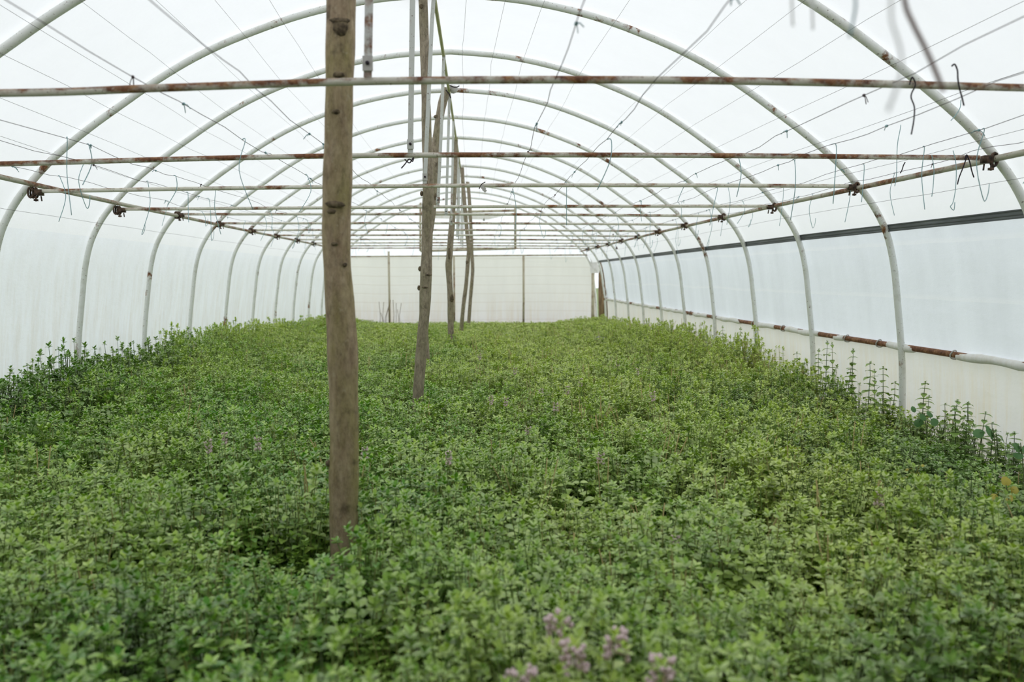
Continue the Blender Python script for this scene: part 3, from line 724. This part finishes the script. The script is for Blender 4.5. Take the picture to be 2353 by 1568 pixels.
# tall spaced-whorl stalks
def stalk(seed, n=9, h=1.0):
    rg = random.Random(seed); fb, sb = MB(), MB(); lean = rg.uniform(-.05, .05)
    P = [Vector((lean * t * t, rg.uniform(-.006, .006), h * t)) for t in np.linspace(0, 1, 7)]; sb.tube(P, [.0042, .004, .0036, .0032, .0028, .0022, .0014], 5, False)
    for i in range(n):
        fr = .42 + .56 * i / (n - 1); o = Vector((lean * fr * fr, 0, h * fr)); L = (.085 - .045 * (i / (n - 1))) * rg.uniform(.8, 1.2)
        a0 = i * PI / 2 + rg.uniform(-.3, .3)
        for s in (0, PI): leaf_geo(fb, o, a0 + s, L, L * .74, rg.uniform(.45, 1.0), 0, .2, .3)
        for k in range(4): leaf_geo(fb, o, a0 + .8 + k * PI / 2, L * .45, L * .3, .1, 0, .2, .4)
    for i in range(6): leaf_geo(fb, Vector((lean, 0, h * (.985 + .004 * i))), i * PI / 2 + .3, .017 - .0015 * i, .010, 0, 0, .3, .6 + .1 * i)
    return fb.mesh('foliage', M['leafdark']), sb.mesh('stems', M['dstem'])
STALK = [stalk(41, 9), stalk(42, 8), stalk(43, 11)]

def sines(x, y):
    return .5 * math.sin(1.7 * x + .6 * y + 1) + .35 * math.sin(2.9 * y - 1.3 * x + 2) + .3 * math.sin(4.3 * x + 3.1 * y)
def canopy(x, y):
    c = cxy(y); base = float(np.interp(y, [1, 3.5, 8, 15, 18, 21, 24.1], [.52, .50, .50, .47, .40, .28, .16]))
    l = np.interp(x - c, [-3.9, -3.3, -2.4], [1, .85, 0]); r = np.interp(x - c, [2.3, 3.2, 3.9], [0, .9, 1])
    hl = float(np.interp(y, [4, 6.5, 9, 13, 20, 24], [.60, .74, .72, .68, .55, .3])); hr = float(np.interp(y, [4.5, 6, 7.5, 9.5, 14, 18, 22, 24], [.34, .42, .54, .68, .66, .55, .40, .2]))
    h = base + l * (hl - base) + r * (hr - base)
    g2 = math.sin(3.1 * x + 1.3 * y + .5) + math.sin(5.2 * y - 2.1 * x + 1.1) + .6 * math.sin(7.7 * x + 4.3 * y)
    if y < 4.5 and g2 > .95: h *= max(.5, 1 - .8 * (g2 - .95))
    dip = max(0.0, 1 - math.hypot((x + .66) / .20, (y - 3.42) / .42))
    return h * (1 + .15 * sines(x, y)) * (1 - .75 * min(1, dip * 1.6))
pts = []
y = 1.15
while y < 23.9:
    sp = .100 if y < 9 else (.115 if y < 14 else .14)
    c = cxy(y); x = c - 3.93
    while x < c + 3.92:
        X = x + rnd.uniform(-.5, .5) * sp; Yp = y + rnd.uniform(-.5, .5) * sp
        # only where the frame can see, with a margin
        if abs(X - Yp * .0414) < Yp * .72 + .9:
            pts.append((X, Yp))
        x += sp
    y += sp
def near_pole(X, Y):
    return (X + .64) ** 2 + (Y - 3.62) ** 2 < .085 ** 2
pts = [p for p in pts if not near_pole(*p)]
# the 300 plants that show largest become objects of their own
vis = []
for i, (X, Y) in enumerate(pts):
    h = canopy(X, Y); u, v, z = pix((X, Y, h))
    if -20 < u < 2373 and v < 1600: vis.append((z, i))
vis.sort(); chosen = [i for z, i in vis[:262]]
chosen_set = set(chosen)
def put(kind, x, y, h, label, cat, group, rz, rs=1.0, parts=('foliage', 'stems', 'blossom'), tilt=(0, 0), names=('herb_plant')):
    e = bpy.data.objects.new(names, None); COL.objects.link(e); e.location = (x, y, 0); e.rotation_euler = (tilt[0], tilt[1], rz); e.scale = (rs, rs, h)
    e.empty_display_size = .05; tag(e, label, cat, group)
    for me in kind:
        o = bpy.data.objects.new(me.name.split('.')[0].replace('stems', 'stem'), me); COL.objects.link(o); o.parent = e
    return e
SRC = {}
for j, i in enumerate(chosen):
    X, Y = pts[i]; k = j % len(PROTO); h = canopy(X, Y) * rnd.uniform(.82, 1.08)
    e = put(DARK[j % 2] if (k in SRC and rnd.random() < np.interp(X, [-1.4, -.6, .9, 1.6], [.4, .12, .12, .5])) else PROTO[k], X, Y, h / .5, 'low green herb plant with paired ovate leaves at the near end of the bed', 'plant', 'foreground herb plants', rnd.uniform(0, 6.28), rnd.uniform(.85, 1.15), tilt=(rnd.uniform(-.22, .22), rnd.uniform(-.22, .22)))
    if k not in SRC: SRC[k] = e
# flowering plants
FL = [(1520, 1530, 'large blurred pink purple blossom on a stem at the bottom edge, right of centre'), (1195, 1548, 'blurred pink blossom on a stem at the very bottom edge, below the pole'), (1285, 1428, 'pink blossom on a stem low in the foreground, left of a paired blossom'), (1412, 1465, 'pale pink blossom with drooping lower petals low in the foreground'), (1320, 1490, 'small pink blossom between two larger ones near the bottom edge'), (1872, 1305, 'single pink purple blossom in the lower right of the bed'), (1550, 1238, 'small pink blossom alone in the leaves right of centre'), (1245, 1118, 'pink blossom on a tall straw coloured stem in mid bed'), (2020, 1138, 'small purple blossom in the right part of the bed'), (2305, 1092, 'narrow lilac blossom spike near the right edge'),
      (1213, 985, 0), (1128, 915, 0), (1162, 918, 0), (1303, 892, 0), (1277, 930, 0), (1243, 898, 0), (1420, 830, 0), (1335, 874, 0), (1380, 1047, 0), (515, 1000, 0), (592, 1012, 0), (478, 1018, 0), (838, 1035, 0), (1030, 1045, 0), (1465, 850, 0), (1102, 817, 0), (1183, 848, 0), (1500, 905, 0)]
for i, (px, py, lab) in enumerate(FL):
    h = .53; Y = (HC - h) * f / (py - VY)
    p = at(px, py, Y)
    for _ in range(3):
        h = canopy(p.x, p.y) * 1.10 + .02; Y = (HC - h) * f / (py - VY); p = at(px, py, Y)
    put(FLOW[i % 2 if i > 4 else 2], p.x, p.y, p.z / .51, lab or 'herb stem with small pink purple blossoms in the middle distance of the bed', 'flowering plant', 'pink flowering stems', rnd.uniform(0, 6.28), 1.0, names='flowering_herb')
# stalks against the right skirt
RS = [(1839, 811), (1851, 835), (1878, 804), (1902, 785), (1925, 790), (1947, 833), (1963, 802), (1998, 831), (2017, 852), (2036, 845), (2046, 877), (2116, 879), (2128, 909), (2165, 928), (2184, 914), (2204, 937), (2219, 926), (2230, 928), (2248, 947), (2277, 971), (2308, 988), (2338, 993), (1590, 746), (1692, 753), (1726, 790), (1713, 777), (1665, 750)]
for i, (px, py) in enumerate(RS):
    Y = (prof_x(-.9) - .36 - rnd.uniform(0, .35)) * f / (px - VX); p = at(px, py, Y)
    put(STALK[i % 3], p.x, p.y, p.z, 'tall thin green stalk with spaced leaf whorls standing against the right white skirt', 'plant', 'tall stalks along the right skirt', rnd.uniform(0, 6.28), rnd.uniform(.95, 1.3), names='leafy_stalk', tilt=(rnd.uniform(-.05, .05), rnd.uniform(-.07, .05)))
LS = [(60, 838), (75, 830), (112, 795), (132, 800), (146, 785), (170, 783), (197, 788), (240, 790), (270, 780), (292, 800), (318, 797), (380, 765), (395, 753), (418, 770), (432, 757), (470, 752), (497, 752), (536, 740), (571, 737), (598, 745), (655, 735)]
for i, (px, py) in enumerate(LS):
    Y = (prof_x(-.8) + .22 - rnd.uniform(.05, .3)) * f / (VX - px); p = at(px, py, Y)
    put(DARK[i % 2] if i % 3 else STALK[i % 3], p.x, p.y, p.z / (.51 if i % 3 else 1.0), 'dark leafy plant rising above the bed against the left white film', 'plant', 'tall plants along the left film', rnd.uniform(0, 6.28), rnd.uniform(1.1, 1.5), names='leafy_stalk')
# round leaved vines and yellow leaves at right edge
def disc_leaf(b, p, r, nrm, rg):
    z = Vector(nrm).normalized(); x = z.orthogonal().normalized(); y = z.cross(x); V = [p + z * .004]; F = []
    for j in range(10):
        w = 2 * PI * j / 10; q = r * (1 + .12 * math.cos(2 * w) + .08 * rg.uniform(-1, 1)); V.append(p + x * q * math.cos(w) + y * q * math.sin(w) - z * (.12 * q))
    for j in range(10): F.append((0, 1 + j, 1 + (j + 1) % 10))
    b.add(V, F)
for i, (px, py, mt, lab, nm, r) in enumerate(((2124, 950, 'leafround', 'dark round leaved creeper in front of the skirt, left one', 'round_leaf_plant', .028), (2282, 985, 'leafround', 'dark round leaved creeper in front of the skirt, middle one', 'round_leaf_plant', .034), (2345, 1018, 'leafround', 'dark round leaved creeper in front of the skirt at the right edge', 'round_leaf_plant', .03), (2312, 1115, 'leafyel', 'plant with yellowed drooping leaves at the right edge of the bed', 'yellowed_plant', .022), (2105, 1072, 'leafyel', 'small plant with a few yellow leaves in the right of the bed', 'yellowed_plant', .010))):
    rg = random.Random(i + 90); X = 3.05 if mt == 'leafround' else (2.75 if px > 2200 else 2.4); Y = X * f / (px - VX); p = at(px, py, Y)
    e = empty(nm, (p.x, p.y, 0), lab, 'plant'); 
    b = MB(); b.tube(spline([Vector((p.x, p.y, 0)), Vector((p.x + .03, p.y, p.z * .6)), p], 4), .003, 5); b.build('stem', M['dstem'], e, origin=p)
    for k in range(5):
        b = MB(); q = p + Vector((rg.uniform(-.06, .06), rg.uniform(-.06, .06), rg.uniform(-.09, .02)))
        disc_leaf(b, q, r * rg.uniform(.8, 1.2), (rg.uniform(-.8, .8), -rg.uniform(.3, 1), rg.uniform(.2, .9)), rg); b.tube([q, (q + p) / 2, p + Vector((0, 0, -.05))], .0015, 4)
        b.build('leaf', M[mt], e, origin=q)

# the rest of the bed: far too many to count
rest = [p for i, p in enumerate(pts) if i not in chosen_set]
N = len(rest)
co = np.zeros((N, 3), np.float32); rot = np.zeros((N, 3), np.float32); scl = np.zeros((N, 3), np.float32); vid = np.zeros(N, np.int32)
for i, (X, Y) in enumerate(rest):
    h = canopy(X, Y) * rnd.uniform(.70, 1.10)
    if rnd.random() < .035: h *= 1.12
    c = cxy(Y); edge = max(np.interp(X - c, [-3.5, -2.9], [1, 0]) if Y < 10.5 else 0, np.interp(X - c, [1.7, 3.2], [0, .7]) if Y < 8 else 0)
    if rnd.random() < edge: k = 8 + rnd.randrange(2)
    elif rnd.random() < (.10 if X - c > .3 else .02): k = 10
    else: k = rnd.randrange(8)
    r_ = rnd.uniform(.85, 1.2) * (1.35 if k in (8, 9) and X < c else 1)
    co[i] = (X, Y, 0); rot[i] = (rnd.uniform(-.24, .24), rnd.uniform(-.24, .24), rnd.uniform(0, 6.283)); scl[i] = (r_, r_, h / .5); vid[i] = k
me = bpy.data.meshes.new('herb_bed'); me.vertices.add(N); me.vertices.foreach_set('co', co.ravel())
me.attributes.new('rot', 'FLOAT_VECTOR', 'POINT').data.foreach_set('vector', rot.ravel())
me.attributes.new('scl', 'FLOAT_VECTOR', 'POINT').data.foreach_set('vector', scl.ravel())
me.attributes.new('vid', 'INT', 'POINT').data.foreach_set('value', vid)
me.update()
bed = bpy.data.objects.new('herb_bed', me); COL.objects.link(bed)
tag(bed, 'dense bed of green leafy herbs filling the tunnel floor', 'plants', kind='stuff')
# source meshes: the parts of visible plants, read as plain geometry
def part_objs(e): return [c for c in e.children]
srcs = [part_objs(SRC[k]) for k in range(8)]
dk = [o for o in bpy.data.objects if o.type == 'EMPTY' and o.name.startswith('leafy_stalk') and len(o.children) and o.children[0].data.name.startswith('foliage')]
def find(me_pair):
    out = []
    for m_ in me_pair: out.append(next(o for o in bpy.data.objects if o.type == 'MESH' and o.data == m_))
    return out
srcs += [find(DARK[0]), find(DARK[1])]
so = bpy.data.objects.new('dry_stalk', STRAW); COL.objects.link(so); p = at(1262, 1060, 4.1); so.location = (p.x, 4.1, 0); so.scale = (1, 1, 1.1)
tag(so, 'pair of straw coloured dry stalks in the middle of the bed', 'dry stalk')
srcs.append([so])
ng = bpy.data.node_groups.new('herb_scatter', 'GeometryNodeTree')
ng.interface.new_socket('Geometry', in_out='INPUT', socket_type='NodeSocketGeometry'); ng.interface.new_socket('Geometry', in_out='OUTPUT', socket_type='NodeSocketGeometry')
gi = ng.nodes.new('NodeGroupInput'); go = ng.nodes.new('NodeGroupOutput')
jo = ng.nodes.new('GeometryNodeJoinGeometry')
for grp in reversed(srcs):
    jj = ng.nodes.new('GeometryNodeJoinGeometry')
    for o in grp:
        oi = ng.nodes.new('GeometryNodeObjectInfo'); oi.transform_space = 'ORIGINAL'; oi.inputs['Object'].default_value = o; oi.inputs['As Instance'].default_value = False
        ng.links.new(oi.outputs['Geometry'], jj.inputs[0])
    g2 = ng.nodes.new('GeometryNodeGeometryToInstance'); ng.links.new(jj.outputs[0], g2.inputs[0]); ng.links.new(g2.outputs[0], jo.inputs[0])
mp = ng.nodes.new('GeometryNodeMeshToPoints'); ng.links.new(gi.outputs[0], mp.inputs['Mesh'])
iop = ng.nodes.new('GeometryNodeInstanceOnPoints'); ng.links.new(mp.outputs[0], iop.inputs['Points']); ng.links.new(jo.outputs[0], iop.inputs['Instance']); iop.inputs['Pick Instance'].default_value = True
def named(n, typ):
    a = ng.nodes.new('GeometryNodeInputNamedAttribute'); a.data_type = typ; a.inputs['Name'].default_value = n; return a.outputs['Attribute']
ng.links.new(named('vid', 'INT'), iop.inputs['Instance Index'])
e2r = ng.nodes.new('FunctionNodeEulerToRotation'); ng.links.new(named('rot', 'FLOAT_VECTOR'), e2r.inputs[0]); ng.links.new(e2r.outputs[0], iop.inputs['Rotation'])
ng.links.new(named('scl', 'FLOAT_VECTOR'), iop.inputs['Scale']); ng.links.new(iop.outputs[0], go.inputs[0])
md = bed.modifiers.new('scatter', 'NODES'); md.node_group = ng

# ------------------------------------------------------------------ light: bright overcast sky
w = bpy.data.worlds.new('World'); SC.world = w; w.use_nodes = True; nt = w.node_tree; nt.nodes.clear()
tc = nt.nodes.new('ShaderNodeTexCoord'); sp = nt.nodes.new('ShaderNodeSeparateXYZ'); rp = nt.nodes.new('ShaderNodeValToRGB'); bg = nt.nodes.new('ShaderNodeBackground'); wo = nt.nodes.new('ShaderNodeOutputWorld')
nt.links.new(tc.outputs['Generated'], sp.inputs[0]); nt.links.new(sp.outputs[2], rp.inputs[0]); nt.links.new(rp.outputs[0], bg.inputs[0]); nt.links.new(bg.outputs[0], wo.inputs[0])
e_ = rp.color_ramp.elements; e_[0].position = 0.0; e_[0].color = (.90, .95, 1.0, 1); e_[1].position = .55; e_[1].color = (.985, 1, 1.03, 1)
bg.inputs[1].default_value = 1.37
